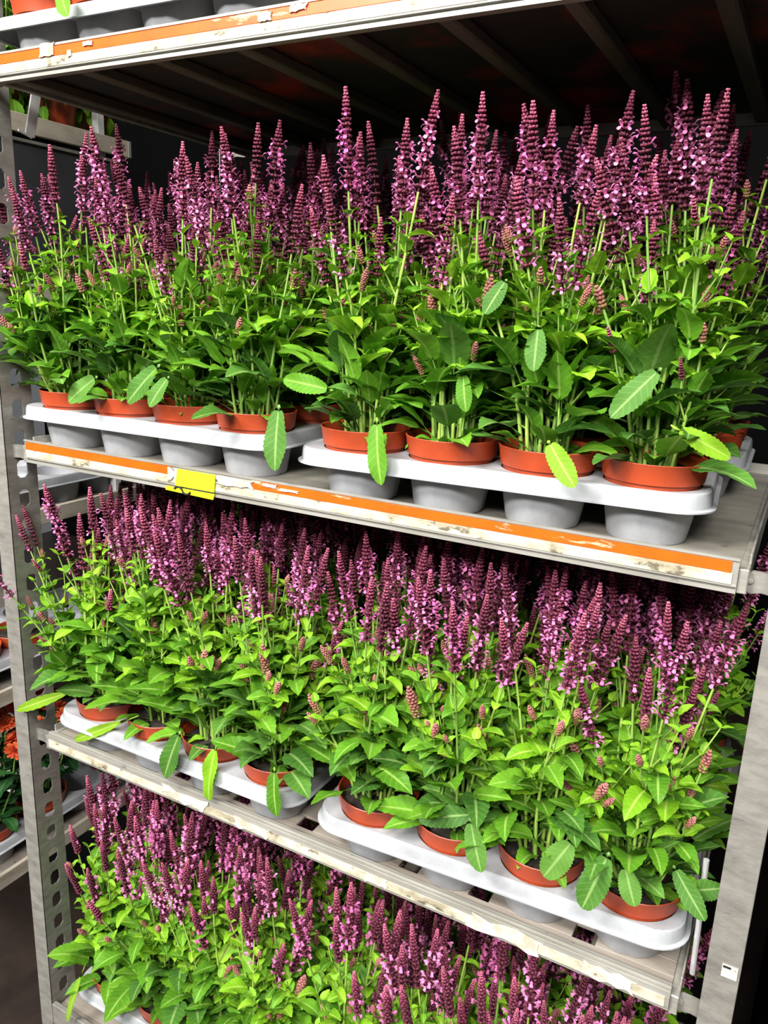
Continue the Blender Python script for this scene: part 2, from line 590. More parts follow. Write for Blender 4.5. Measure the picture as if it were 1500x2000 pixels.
def shelf(z, name, label, striped, orange_runs, rnd):
    s = empty(name, (0, 0, z))
    tag(s, label, 'shelf', 'shelves of the salvia trolley')
    prof = RAIL_STRIPED if striped else RAIL_GROOVED
    MB().extrude_x(prof, 0, L).build('front_rail', 'aluminium', s)
    MB().extrude_x([(DEPTH - y, zz) for y, zz in reversed(prof)], 0, L).build('rear_rail', 'aluminium', s)
    zt = -0.018
    if striped:
        bx('deck', (0.0005, 0.0165, zt - 0.004), (L - 0.0005, DEPTH - 0.0165, zt), 'deck_grey', s, 0)
    else:
        zt = -0.0155
        bx('front_board', (0.0005, 0.0185, zt - 0.006), (L - 0.0005, 0.042, zt), 'deck_ply', s, 0.0008)
        bx('deck', (0.0005, 0.074, zt - 0.006), (L - 0.0005, DEPTH - 0.0185, zt), 'deck_ply', s, 0.0008)
        xs = [0.0005]
        for hx in (0.345, 0.495, 0.645, 0.86, 0.99, 1.165):
            xs += [hx - 0.018, hx + 0.018]
        xs.append(L - 0.0005)
        for i in range(0, len(xs), 2):
            bx('cross_board', (xs[i], 0.0425, zt - 0.006), (xs[i + 1], 0.0735, zt - 0.0005), 'deck_ply', s, 0.0008)
    # end rails with a turned-up edge
    for x0, x1 in ((-0.012, 0.0), (L, L + 0.012)):
        m = MB().box((x0, 0.006, -0.0456), (x1, DEPTH - 0.006, -0.014), 0.0012)
        xo = (x0, x0 + 0.003) if x0 < 0 else (x1 - 0.003, x1)
        m.box((xo[0], 0.03, -0.014), (xo[1], DEPTH - 0.03, 0.0), 0.0008)
        m.build('end_rail', 'aluminium', s)
    # folded ribs under the deck
    x = 0.032
    k = 0
    while x < L - 0.03:
        MB().extrude_x([(0, 0)], 0, 0) if False else None
        m = MB()
        m.box((x - 0.012, 0.018, -0.0440), (x + 0.012, DEPTH - 0.018, -0.0245), 0.003)
        m.build('rib', 'rib_metal', s)
        x += 0.165
        k += 1
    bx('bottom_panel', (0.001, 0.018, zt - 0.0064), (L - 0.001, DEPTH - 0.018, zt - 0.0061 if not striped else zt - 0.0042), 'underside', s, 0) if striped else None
    # four hook arms reaching to the posts
    for xe, xp, sd in ((-0.012, XL, -1), (L + 0.012, XR, 1)):
        for y in (0.022, DEPTH - 0.026):
            m = MB()
            pts = []
            a, b = (xe, xp + sd * 0.006)
            ln = abs(b - a)
            prof2 = [(-0.006, -0.012), (0.004, -0.017), (ln * .5, -0.014), (ln, -0.017), (ln, 0.010), (ln * .5, 0.012), (0.004, 0.012), (-0.006, 0.006)]
            q = [(xe + sd * p, zz - 0.030) for p, zz in prof2]
            if sd < 0:
                q = list(reversed(q))
            arm = scrap('hook_arm', s, q, y - 0.003, y + 0.003, 'galvanised')
            bl = MB().lathe([(0.0, 0.004), (0.0035, 0.0035), (0.0045, 0.0), (0.0045, -0.002)], 10)
            bl.v = [Vector((xe + sd * 0.002 + p.x, y - 0.003 - p.z, -0.030 + p.y)) for p in bl.v]
            bl.build('bolt', 'galvanised', arm)
    if striped:
        for a, b in orange_runs:
            bx('orange_strip', (a, 0.0003, -0.0192), (b, 0.0022, -0.0046), 'orange_paint', s, 0.0003)
        bx('cream_strip', (0.004, 0.0001, -0.0342), (L - 0.006, 0.0022, -0.0197), 'cream_strip', s, 0.0003)
    else:
        bx('cream_strip', (0.006, -0.0012, -0.0325), (L - 0.006, 0.0002, -0.0150), 'cream_strip', s, 0.0003)
    return s


rn = random.Random(4)
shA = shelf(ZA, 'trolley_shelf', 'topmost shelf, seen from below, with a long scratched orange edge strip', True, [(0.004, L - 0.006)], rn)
shB = shelf(ZB, 'trolley_shelf', 'shelf whose orange edge strip is broken by a yellow sticker', True, [(0.004, 0.385), (0.560, L - 0.008)], rn)
shC = shelf(ZC, 'trolley_shelf', 'shelf with a plain cream edge and white paper scraps, no orange', False, [], rn)


def on_face(s, x0, x1, z0, z1, mat, name, y0=-0.0022, y1=-0.0002, jag=0.25):
    return scrap(name, s, ragged(x0, x1, z0, z1, rn, 6, jag), y0, y1, mat)


on_face(shA, 0.118, 0.158, -0.020, 0.002, 'brown_paper', 'torn_sticker')
for a, b, c, d in ((0.186, 0.196, -0.026, -0.014), (0.223, 0.246, -0.014, -0.006), (0.575, 0.60, -0.02, -0.006), (0.63, 0.66, -0.014, -0.003)):
    on_face(shA, a, b, c, d, 'white_paper', 'paper_scrap')
on_face(shB, 0.378, 0.405, -0.030, -0.004, 'white_paper', 'paper_scrap', jag=0.4)
on_face(shB, 0.484, 0.566, -0.021, -0.0045, 'white_paper', 'paper_scrap')
for a, b, c, d in ((0.582, 0.612, -0.011, -0.005), (0.615, 0.655, -0.014, -0.009)):
    on_face(shB, a, b, c, d, 'white_paper' if a < 1.2 else 'brown_paper', 'paper_scrap')
# the yellow sticker, folded over the lower edge of the rail
ys = MB()
ys.add([(0.401, -0.0030, -0.006), (0.486, -0.0030, -0.006), (0.482, -0.0030, -0.036), (0.396, -0.0030, -0.036),
        (0.401, -0.0010, -0.006), (0.486, -0.0010, -0.006), (0.482, -0.0010, -0.036), (0.396, -0.0010, -0.036),
        (0.371, -0.0016, -0.040), (0.482, -0.0016, -0.040), (0.478, -0.0008, -0.050), (0.371, -0.0008, -0.0475),
        (0.371, 0.0004, -0.040), (0.482, 0.0004, -0.040), (0.478, 0.0012, -0.050), (0.371, 0.0012, -0.0475)],
       [(3, 2, 1, 0), (4, 5, 6, 7), (0, 1, 5, 4), (1, 2, 6, 5), (3, 0, 4, 7), (2, 3, 7, 6),
        (11, 10, 9, 8), (12, 13, 14, 15), (8, 9, 13, 12), (9, 10, 14, 13), (11, 8, 12, 15), (10, 11, 15, 14)])
yo = ys.build('yellow_sticker', 'yellow_sticker', shB)
yo['label'] = 'bright yellow sticker folded over the shelf edge'
ink = MB()
for a0, a1, cx, cz in ((0.2, 2.9, 0.402, -0.0440), (3.4, 6.1, 0.420, -0.0420)):
    pts = [(cx + 0.009 * math.cos(a0 + (a1 - a0) * i / 7), -0.0026, cz + 0.0065 * math.sin(a0 + (a1 - a0) * i / 7)) for i in range(8)]
    ink.tube(pts, 0.0019, 6)
ink.build('handwritten_mark', 'black_ink', yo)
# pale hook plate hanging from the topmost shelf beside the left post
hp = MB().box((-0.0015, -0.011, -0.044), (0.0015, 0.011, 0.036), 0.001)
hp.box((-0.0015, -0.026, -0.0475), (0.0015, 0.006, -0.0425), 0.001)
hp.v = [Matrix.Rotation(R(-15), 4, 'X') @ p for p in hp.v]
hp.v = [p + Vector((-0.054, 0.118, 0.614 - 0.681)) for p in hp.v]
hp.build('hook_plate', 'white_card', shA)
# paper remains on the cream-edged shelf
for a, b, c, d in ((0.335, 0.455, -0.034, -0.004), (0.515, 0.60, -0.036, -0.010), (0.63, 0.69, -0.03, -0.014), (0.80, 0.845, -0.034, -0.012),
                   (0.985, 1.115, -0.040, -0.004), (1.175, 1.255, -0.038, -0.006)):
    on_face(shC, a, b, c, d, 'white_paper' if b - a > 0.03 else 'brown_paper', 'paper_scrap', -0.0026, -0.0013, 0.3)
MB().tube([(1.322, 0.06, -0.012), (1.320, 0.058, 0.07), (1.316, 0.055, 0.185)], 0.0042, 10).build('locking_rod', 'chrome', shC)

# ------------------------------------------------------------------ trays
TL, TD = 0.630, 0.335
PX = [0.1000 + 0.1475 * i for i in range(4)]
PY = [0.0840, 0.0840 + 0.167]
HOLE = 0.0665


def rrect(x0, y0, x1, y1, r, n=5):
    pts = []
    for cx, cy, a in ((x1 - r, y0 + r, -90), (x1 - r, y1 - r, 0), (x0 + r, y1 - r, 90), (x0 + r, y0 + r, 180)):
        for i in range(n + 1):
            t = R(a + 90 * i / n)
            pts.append((cx + r * math.cos(t), cy + r * math.sin(t)))
    return pts


def tray_shell():
    mb = MB()
    ztop = 0.080
    ins = 0.012
    rc = 0.045

    def clampr(x, y):                      # keep the plate inside its rounded outline
        x0, y0, x1, y1 = ins, ins, TL - ins, TD - ins
        x = min(max(x, x0), x1)
        y = min(max(y, y0), y1)
        cx = min(max(x, x0 + rc), x1 - rc)
        cy = min(max(y, y0 + rc), y1 - rc)
        d = math.hypot(x - cx, y - cy)
        if d > rc:
            x, y = cx + (x - cx) * rc / d, cy + (y - cy) * rc / d
        return x, y
    xs = [ins] + [(PX[i] + PX[i + 1]) / 2 for i in range(3)] + [TL - ins]
    ysr = [ins, (PY[0] + PY[1]) / 2, TD - ins]
    for i in range(4):
        for j in range(2):
            c = (PX[i], PY[j])
            per = []
            a, b, cc, d = xs[i], ysr[j], xs[i + 1], ysr[j + 1]
            n = 10
            for k in range(n): per.append((a + (cc - a) * k / n, b))
            for k in range(n): per.append((cc, b + (d - b) * k / n))
            for k in range(n): per.append((cc - (cc - a) * k / n, d))
            for k in range(n): per.append((a, d - (d - b) * k / n))
            V, Fc = [], []
            for (x, y) in per:
                x, y = clampr(x, y)
                V.append((x, y, ztop))
            for (x, y) in per:
                ang = math.atan2(y - c[1], x - c[0])
                V.append((c[0] + HOLE * math.cos(ang), c[1] + HOLE * math.sin(ang), ztop - 0.0015))
            N = len(per)
            for k in range(N):
                q = (k + 1) % N
                Fc.append((k, q, N + q, N + k))
            mb.add(V, Fc)
    # skirt, lip and rolled edge
    rings = [(ins, 0.080, rc), (ins - 0.003, 0.0785, rc + .003), (ins - 0.0045, 0.0750, rc + .0045), (0.006, 0.0585, rc + .006), (0.0035, 0.0575, rc + .009), (0.0, 0.0570, rc + 0.012),
             (0.0, 0.0550, rc + 0.012), (0.0045, 0.0548, rc + .008), (0.0075, 0.0565, rc + .005)]
    k = len(mb.v)
    n = None
    for o, z, r in rings:
        pts = rrect(o, o, TL - o, TD - o, r, 7)
        n = len(pts)
        mb.v += [Vector((x, y, z)) for x, y in pts]
    for j in range(len(rings) - 1):
        for i in range(n):
            q = (i + 1) % n
            mb.f.append((k + j * n + i, k + (j + 1) * n + i, k + (j + 1) * n + q, k + j * n + q))
    return mesh('tray_shell', mb.v, mb.f, 'tray_plastic', True, sharp=R(38))


def cup_mesh():
    mb = MB()
    n = 40
    prof = [(0.0, 0.0015), (0.030, 0.0015), (0.034, 0.0), (0.052, 0.0), (0.0545, 0.003), (0.0645, 0.060), (HOLE, 0.0785)]
    k = len(mb.v)
    for j, (r, z) in enumerate(prof):
        for i in range(n):
            a = 2 * PI * i / n
            rr = r * (1 - (0.035 if (i % 10 in (0, 1)) and 3 <= j <= 5 else 0))
            mb.v.append(Vector((rr * math.cos(a), rr * math.sin(a), z)))
    for j in range(len(prof) - 1):
        for i in range(n):
            q = (i + 1) % n
            mb.f.append((k + j * n + i, k + j * n + q, k + (j + 1) * n + q, k + (j + 1) * n + i))
    return mesh('tray_cup', mb.v, mb.f, 'tray_plastic', True, sharp=R(40))


ME_SHELL, ME_CUP = tray_shell(), cup_mesh()


def tray(x, y, z, rz, label, group):
    t = empty('pot_tray', (x, y, z), rz)
    tag(t, label, 'tray', group)
    obj('shell', ME_SHELL, t)
    for px in PX:
        for py in PY:
            obj('cup', ME_CUP, t, (px, py, 0.0))
    return t


# ------------------------------------------------------------------ leaves
def leaf_mesh(name, length, width, petiole, droop, fold, mat, seed, rows=13, base_round=0.85, wave=0.05, lift=0.0, skew=0.72):
    """blade along +x, upper side +z; serrated edge, pale midrib, drooping tip"""
    rnd = random.Random(seed)
    V, Fc, rib, along = [], [], [], []
    ph = rnd.random() * 6
    pts = []
    n = rows
    tot = petiole + length
    x = z = 0.0
    ang = lift
    prev = 0.0
    for i in range(n + 1):
        t = i / n
        s = petiole + length * t
        d = s - prev
        prev = s
        a = lift - droop * (s / tot) ** 1.4
        x += math.cos(a) * d
        z += math.sin(a) * d
        pts.append((x, z, a, t))
    # petiole: a thin folded strip
    pw = 0.0016 + width * 0.03
    if petiole > 0.002:
        V += [(0, -pw, 0), (0, 0, -pw * 1.2), (0, pw, 0)]
        rib += [1, 1, 1]
        along += [0, 0, 0]
    k0 = len(V)
    for (x, z, a, t) in pts:
        wv = (math.sin(PI * min(1, t ** skew * 0.97 + 0.03)) ** base_round) * width / 2
        wv = max(wv, pw * 0.9 if t < 0.5 else 0.0004)
        i = int(round(t * n))
        ser = 1.0 + (0.055 if i % 2 else -0.045) * (1 if 0 < t < 1 else 0)
        nx, nz = -math.sin(a), math.cos(a)
        for c, q in ((-1, 1), (-0.5, 0), (0, 0), (0.5, 0), (1, 1)):
            yy = c * wv * (ser if q else 1.0)
            up = abs(c) * wv * fold + wave * wv * math.sin(ph + t * 9 + c * 2.0) * abs(c) * 2
            if c == 0:
                up -= wv * 0.04
            V.append((x + nx * up, yy, z + nz * up))
            rib.append(1.0 - abs(c))
            along.append(t)
    if petiole > 0.002:
        Fc += [(0, 1, k0 + 2, k0 + 0), (1, 2, k0 + 4, k0 + 2)]
    for i in range(n):
        for c in range(4):
            a0 = k0 + i * 5 + c
            Fc.append((a0, a0 + 5, a0 + 6, a0 + 1))
    return mesh(name, V, Fc, mat, True, ('rib', rib), ('along', along))


def rng(a, b):
    return a + (b - a) * random.random()


LOW = [leaf_mesh('leaf', rng(.085, .105), rng(.040, .052), rng(.03, .055), rng(.3, 1.2), rng(.1, .35), ('leaf_mature', 'leaf_mid', 'leaf_mid')[i % 3], 100 + i, 15, .8, .07, .25) for i in range(9)]
MIDL = [leaf_mesh('leaf', rng(.058, .080), rng(.030, .042), rng(.006, .014), rng(.2, 1.2), rng(.15, .5), ('leaf_mid', 'leaf_young', 'leaf_mid', 'leaf_young')[i % 4], 200 + i, 13, .75, .08, .1) for i in range(10)]
UPL = [leaf_mesh('leaf', rng(.034, .050), rng(.020, .030), rng(.001, .004), rng(.2, 1.2), rng(.2, .6), ('leaf_young', 'leaf_mid', 'leaf_young')[i % 3], 300 + i, 10, .7, .08, .0) for i in range(8)]
TINY = [leaf_mesh('leaf', rng(.016, .024), rng(.009, .013), 0.0, rng(.1, .9), rng(.2, .5), 'leaf_young', 400 + i, 6, .7, .05, .0) for i in range(4)]
DROOP = {'mature': leaf_mesh('leaf', 1.0, .42, .10, .22, .12, 'leaf_mature', 501, 25, .45, .07, 0, 1.0),
         'mid': leaf_mesh('leaf', 1.0, .42, .12, .45, .18, 'leaf_mid', 502, 25, .5, .08, 0, .95),
         'young': leaf_mesh('leaf', 1.0, .40, .18, .5, .18, 'leaf_young', 503, 25, .5, .09, 0, .95),
         'pale': leaf_mesh('leaf', 1.0, .40, .10, .4, .15, 'leaf_pale', 504, 25, .45, .08, 0, 1.0),
         'slim': leaf_mesh('leaf', 1.0, .13, .30, .3, .25, 'leaf_pale', 505, 15, .55, .08, 0, 1.1)}


# ------------------------------------------------------------------ flower spikes
def bud_cell(V, Fc, T, base, d, ln, r, tint, rnd):
    """one calyx: a small pointed capsule along d"""
    d = d.normalized()
    u = d.cross(Vector((0, 0, 1)))
    u = u.normalized() if u.length > 1e-4 else Vector((1, 0, 0))
    q = d.cross(u)
    k = len(V)
    V.append(base)
    T.append(tint * 0.75)
    for s, rr in ((0.35, 0.85), (0.72, 1.0)):
        for i in range(4):
            a = PI / 2 * i + (0.4 if s > .5 else 0)
            V.append(base + d * ln * s + (u * math.cos(a) * 1.45 + q * math.sin(a)) * r * rr)
            T.append(tint)
    V.append(base + d * ln)
    T.append(min(1, tint + 0.25))
    for i in range(4):
        j = (i + 1) % 4
        Fc.append((k, k + 1 + j, k + 1 + i))
        Fc.append((k + 1 + i, k + 1 + j, k + 5 + j, k + 5 + i))
        Fc.append((k + 5 + i, k + 5 + j, k + 9))


def blossom(V, Fc, base, d, size, rnd):
    """two-lipped flower: short tube, hooded upper lip, spreading lower lip"""
    out = Vector((d.x, d.y, 0)).normalized()
    up = Vector((0, 0, 1))
    sd = out.cross(up)
    s = size
    W = 0.22 * s
    rows = [(base, 0.5), (base + out * .35 * s + up * .22 * s, 0.8), (base + out * .62 * s + up * .62 * s, 1.35), (base + out * .92 * s + up * .74 * s, 1.2), (base + out * 1.12 * s + up * .60 * s, 0.4)]
    k = len(V)
    for p, wd in rows:
        V += [p - sd * W * wd - up * .10 * s * wd, p + up * .04 * s, p + sd * W * wd - up * .10 * s * wd]
    for i in range(len(rows) - 1):
        for c in range(2):
            a = k + i * 3 + c
            Fc.append((a, a + 1, a + 4, a + 3))
    rows = [(base - up * .02 * s, 0.5), (base + out * .42 * s + up * .06 * s, 0.9), (base + out * .72 * s - up * .08 * s, 1.1), (base + out * .90 * s - up * .34 * s, 1.5), (base + out * .88 * s - up * .52 * s, 0.8)]
    k = len(V)
    for p, wd in rows:
        V += [p - sd * W * wd, p - up * .05 * s, p + sd * W * wd]
    for i in range(len(rows) - 1):
        for c in range(2):
            a = k + i * 3 + c
            Fc.append((a, a + 3, a + 4, a + 1))


def spike(seed, length, rmax, flower, kind='calyx'):
    """returns (calyx mesh, blossom mesh or None); spike stands on z=0 along +z"""
    rnd = random.Random(seed)
    V, Fc, T = [], [], []
    BV, BF = [], []
    bud = kind == 'calyx_bud'
    # axis
    ax = MB().tube([(0, 0, -0.002), (0, 0, length * 0.5), (0, 0, length * 0.9)], [0.0016, 0.0014, 0.0008], 5)
    V += ax.v
    T += [0.35] * len(ax.v)
    Fc += ax.f
    s = 0.0                                 # distance from the tip
    w = 0
    tipz = length
    step = 0.0030
    fstart = rnd.uniform(0.026, 0.05)
    while s < length:
        f = s / length
        z = tipz - s
        env = rmax * min(1.0, 0.12 + (s / (0.40 * length if bud else 0.042)) ** 0.75)
        n = 4 if f < 0.1 else 6
        ln = min(0.0088, 0.0042 + env * 0.52)
        for i in range(n):
            a = 2 * PI * i / n + w * 0.52 + rnd.random() * 0.25
            spread = 0.30 + 0.72 * min(1, s / 0.035) + rnd.random() * 0.12
            if bud:
                spread *= 0.7
            d = Vector((math.cos(a) * math.sin(spread), math.sin(a) * math.sin(spread), math.cos(spread)))
            b = Vector((math.cos(a), math.sin(a), 0)) * max(0.0006, env - ln * math.sin(spread)) + Vector((0, 0, z - ln * 0.5 + rnd.uniform(-.0003, .0003)))
            tint = max(0.0, min(1.0, 0.95 - s / 0.055 + rnd.uniform(-.15, .15))) if not bud else max(0, min(1, 0.95 - f * 0.9 + rnd.uniform(-.1, .1)))
            bud_cell(V, Fc, T, b, d, ln, ln * (0.30 if bud else 0.30), tint, rnd)
            if not bud and flower > 0 and s > fstart and rnd.random() < flower * (0.25 + 0.75 * min(1, (s - fstart) / 0.025)):
                blossom(BV, BF, b + d * ln * 0.75, d, rnd.uniform(0.0078, 0.0105), rnd)
        step = 0.0040 + 0.0080 * min(1.0, s / 0.085) ** 1.4 if not bud else 0.0042
        s += step * rnd.uniform(.92, 1.1)
        w += 1
    me = mesh('flower_spike', V, Fc, kind, True, ('tint', T))
    bm_ = mesh('blossom', BV, BF, 'petal', True) if BV else None
    return me, bm_


SPIKES = []
for i in range(16):
    ln = (0.120, 0.145, 0.095, 0.135, 0.085, 0.155, 0.115, 0.105)[i % 8] * rng(.93, 1.07)
    SPIKES.append((spike(600 + i, ln, rng(.0076, .0092), (0.26, 0.46, 0.05, 0.34, 0.10, 0.44, 0.0, 0.52)[i % 8]), ln))
BUDS = []
for i in range(6):
    ln = (0.024, 0.034, 0.046)[i % 3]
    BUDS.append((spike(700 + i, ln, (0.0048, 0.0060, 0.0070)[i % 3], 0, 'calyx_bud' if i != 2 else 'calyx'), ln))


# ------------------------------------------------------------------ stem archetypes
def rot_to(d):
    return d.to_track_quat('Z', 'Y').to_matrix().to_4x4()


class Stem:
    pass


def leaf_matrix(p, yaw, elev, scale, roll=0.0):
    return Matrix.Translation(p) @ Matrix.Rotation(yaw, 4, 'Z') @ Matrix.Rotation(-elev, 4, 'Y') @ Matrix.Rotation(roll, 4, 'X') @ Matrix.Scale(scale, 4)


def make_stem(seed, H, kind):
    """H: height at which the flower spike starts; kind: full flower or bud"""
    rnd = random.Random(seed)
    st = Stem()
    u = lambda a, b: a + (b - a) * rnd.random()
    bend = Vector((u(-.03, .03), u(-.03, .03), 0))
    wob = Vector((u(-.006, .006), u(-.006, .006), 0))

    def at(t):
        return Vector((0, 0, H * t)) + bend * t * t + wob * math.sin(t * 5)
    n = 9
    pts = [at(i / n) for i in range(n + 1)]
    mb = MB().tube(pts, [0.0032 - 0.0014 * i / n for i in range(n + 1)], 6, False)
    st.kids = []
    node_t = [0.10, 0.27, 0.44, 0.60, 0.75, 0.90]
    yaw = u(0, PI)
    for k, t in enumerate(node_t):
        t = t + u(-.03, .03)
        p = at(t)
        pool = (LOW, LOW, MIDL, MIDL, UPL, UPL)[k]
        for side in (0, 1):
            if k == 0 and rnd.random() < .3:
                continue
            el = (u(.3, 1.15), u(.2, 1.15), u(.2, 1.2), u(.25, 1.2), u(.3, 1.15), u(.1, .9))[k]
            sc = (u(.7, 1.05), u(.7, 1.1), u(.8, 1.15), u(.75, 1.1), u(.75, 1.1), u(.45, .75))[k]
            st.kids.append(('leaf', rnd.choice(pool), leaf_matrix(p, yaw + side * PI + u(-.35, .35), el, sc, u(-.3, .3))))
        # axillary shoots: tuft of small leaves, sometimes a side branch with a bud spike
        if k in (2, 3, 4) and rnd.random() < 0.75:
            yb = yaw + rnd.choice((0, PI)) + u(-.3, .3)
            bl = u(.04, .11) if k > 2 else u(.03, .07)
            d = Vector((math.cos(yb) * .42, math.sin(yb) * .42, 1)).normalized()
            e = p + d * bl
            mid = p + d * bl * .5 + Vector((math.cos(yb), math.sin(yb), 0)) * .006
            mb.tube([p, mid, e], [0.0017, 0.0014, 0.0011], 5, False)
            for side in (0, 1):
                st.kids.append(('leaf', rnd.choice(TINY + UPL[:3]), leaf_matrix(mid, yb + PI / 2 + side * PI, u(.4, .9), u(.7, 1.0))))
                st.kids.append(('leaf', rnd.choice(TINY), leaf_matrix(e, yb + side * PI + u(-.3, .3), u(.5, 1.0), u(.8, 1.3))))
            if rnd.random() < .5:
                (sm, _), ln = rnd.choice(BUDS)
                st.kids.append(('bud_spike', sm, Matrix.Translation(e) @ rot_to(d) @ Matrix.Scale(u(.7, 1.0), 4)))
        yaw += PI / 2 + u(-.2, .2)
    d = (at(1) - at(.92)).normalized()
    if kind == 'full':
        (sm, bmh), ln = SPIKES[seed % len(SPIKES)]
        mm = Matrix.Translation(at(1)) @ rot_to(d) @ Matrix.Rotation(u(0, 6), 4, 'Z')
        st.kids.append(('flower_spike', sm, mm))
        if bmh:
            st.kids.append(('blossom', bmh, mm))
        st.tip = (at(1) + d * ln).z
    else:
        (sm, _), ln = BUDS[seed % len(BUDS)]
        st.kids.append(('bud_spike', sm, Matrix.Translation(at(1)) @ rot_to(d) @ Matrix.Scale(1.1, 4)))
        st.tip = (at(1) + d * ln).z
    st.mesh = mb.mesh('flower_stem', 'stem', True)
    # joined foliage for the far rows
    V, Fc, rb, al, mi = [], [], [], [], []
    mats = []
    for nm, me, mtx in st.kids:
        if nm != 'leaf':
            continue
        k = len(V)
        V += [mtx @ v.co for v in me.vertices]
        Fc += [tuple(i + k for i in p.vertices) for p in me.polygons]
        rb += [a.value for a in me.attributes['rib'].data]
        al += [a.value for a in me.attributes['along'].data]
        nmz = me.materials[0].name
        if nmz not in mats:
            mats.append(nmz)
        mi += [mats.index(nmz)] * len(me.polygons)
    fo = mesh('foliage', V, Fc, mats[0], True, ('rib', rb), ('along', al))
    for x in mats[1:]:
        fo.materials.append(bpy.data.materials[x])
    fo.polygons.foreach_set('material_index', mi)
    st.foliage = fo
    return st


STEMS = [make_stem(800 + i, (0.33, 0.375, 0.285, 0.385, 0.35, 0.31, 0.37, 0.255, 0.36)[i % 9] * rng(.96, 1.04), 'full') for i in range(18)]
SHORT = [make_stem(900 + i, rng(.17, .27), 'bud') for i in range(6)]


# ------------------------------------------------------------------ pot
def pot_mesh():
    mb = MB()
    prof = [(0.0, 0.004), (0.042, 0.004), (0.047, 0.0), (0.049, 0.002), (0.0605, 0.070), (0.0605, 0.0735), (0.0640, 0.0745), (0.0645, 0.0810), (0.0680, 0.0820),
            (0.0715, 0.1070), (0.0725, 0.1090), (0.0717, 0.1100), (0.0702, 0.1090), (0.0660, 0.0850), (0.0640, 0.0800)]
    mb.lathe(prof, 36)
    return mesh('pot', mb.v, mb.f, 'terracotta', True, sharp=R(40))


def soil_mesh():
    rnd = random.Random(3)
    V = [(0, 0, 0.099)]
    Fc = []
    n = 18
    for j, r in enumerate((0.015, 0.03, 0.045, 0.058, 0.0665)):
        for i in range(n):
            a = 2 * PI * i / n
            z = 0.098 - 0.008 * (j / 4) ** 2 + rnd.uniform(-.0025, .0025) * (j < 4)
            V.append((r * math.cos(a), r * math.sin(a), z))
    for i in range(n):
        Fc.append((0, 1 + i, 1 + (i + 1) % n))
    for j in range(4):
        for i in range(n):
            q = (i + 1) % n
            Fc.append((1 + j * n + i, 1 + (j + 1) * n + i, 1 + (j + 1) * n + q, 1 + j * n + q))
    return mesh('soil', V, Fc, 'soil', True)


ME_POT, ME_SOIL = pot_mesh(), soil_mesh()
ORD = ('first', 'second', 'third', 'fourth', 'fifth', 'sixth', 'seventh', 'eighth')
ROW = ('front', 'second', 'third', 'rearmost')


def salvia(loc, rz, label, group, detail, hs=1.0, seed=0, n_full=10, zmax=1.0, spill=0):
    rnd = random.Random(seed)
    u = lambda a, b: a + (b - a) * rnd.random()
    root = empty('potted_salvia', loc, rz)
    tag(root, label, 'plant', group)
    po = obj('pot', ME_POT, root, mat=Matrix.Rotation(u(0, 6), 4, 'Z'))
    obj('soil', ME_SOIL, po)

    def place(st, a, r, lean, sc):
        sc = min(sc, (zmax - 0.105) / st.tip)
        m = Matrix.Translation((r * math.cos(a), r * math.sin(a), 0.094)) @ Matrix.Rotation(lean, 4, Vector((-math.sin(a), math.cos(a), 0))) @ Matrix.Rotation(u(0, 2 * PI), 4, 'Z') @ Matrix.Scale(sc, 4)
        so = obj('flower_stem', st.mesh, root, mat=m)
        if detail:
            for nm, me, mtx in st.kids:
                c = obj(nm, me, so, mat=mtx)
                if nm == 'blossom':
                    c['kind'] = 'stuff'
        else:
            fo = obj('foliage', st.foliage, so)
            fo['kind'] = 'stuff'
            for nm, me, mtx in st.kids:
                if nm in ('flower_spike', 'blossom'):
                    c = obj(nm, me, so, mat=mtx)
                    if nm == 'blossom':
                        c['kind'] = 'stuff'
    ga = u(0, 6)
    for i in range(n_full):
        a = ga + i * 2.4
        r = 0.034 * math.sqrt((i + .5) / n_full)
        place(rnd.choice(STEMS), a, r, r / 0.034 * u(.05, .20), hs * u(.84, 1.02))
    for i in range(3 if detail else 1):
        a = ga + 1 + i * 2.1
        place(rnd.choice(SHORT), a, u(.02, .04), u(.1, .32), hs * u(.85, 1.1))
    for i in range(spill):                  # stems that lean out over the left post
        place(rnd.choice(SHORT if i % 2 else STEMS), R(196 + 16 * (i % 3)) - rz, 0.045, 0.30 + 0.05 * (i % 4), hs * u(.8, .98))
    nb = 13 if detail else 6
    for i in range(nb):
        a = ga + i * 2.4 + u(-.2, .2)
        obj('leaf', rnd.choice(LOW + MIDL[:3]), root, mat=leaf_matrix(Vector((0.02 * math.cos(a), 0.02 * math.sin(a), 0.095)), a, u(.15, 1.15), u(.6, 1.0), u(-.3, .3)))
    return root


PLANTS = {}


def fill(shelf_key, zs, trays, hs, phrase, rows=(0, 1, 2, 3), cols=range(8), n_full=10, zmax=1.0):
    for (tx, ty, rz, col0, row0, label) in trays:
        tray(tx, ty, zs, rz, label, 'grey pot trays on the salvia trolley')
        ca, sa = math.cos(rz), math.sin(rz)
        for j in range(2):
            for i in range(4):
                row, c = row0 + j, col0 + i
                if row not in rows or c not in cols:
                    continue
                seed = hash((shelf_key, row, c)) if False else (ord(shelf_key) * 1000 + row * 50 + c * 7)
                x = tx + ca * PX[i] - sa * PY[j]
                y = ty + sa * PX[i] + ca * PY[j]
                rr = random.Random(seed)
                lab = f'pink salvia in terracotta pot, {ORD[c]} from left in {ROW[row]} row, {phrase}'
                PLANTS[(shelf_key, row, c)] = salvia((x, y, zs + 0.0025), rr.uniform(-.2, .2), lab, 'salvias on the trolley shelves', row < 2, hs * rr.uniform(.96, 1.05) * (1.07 if shelf_key == 'B' and c in (5, 6, 7) and row < 2 else 1.0), seed, n_full, zmax, {('B', 0): 7, ('B', 1): 4, ('C', 0): 5}.get((shelf_key, row), 0) if c == 0 else 0)


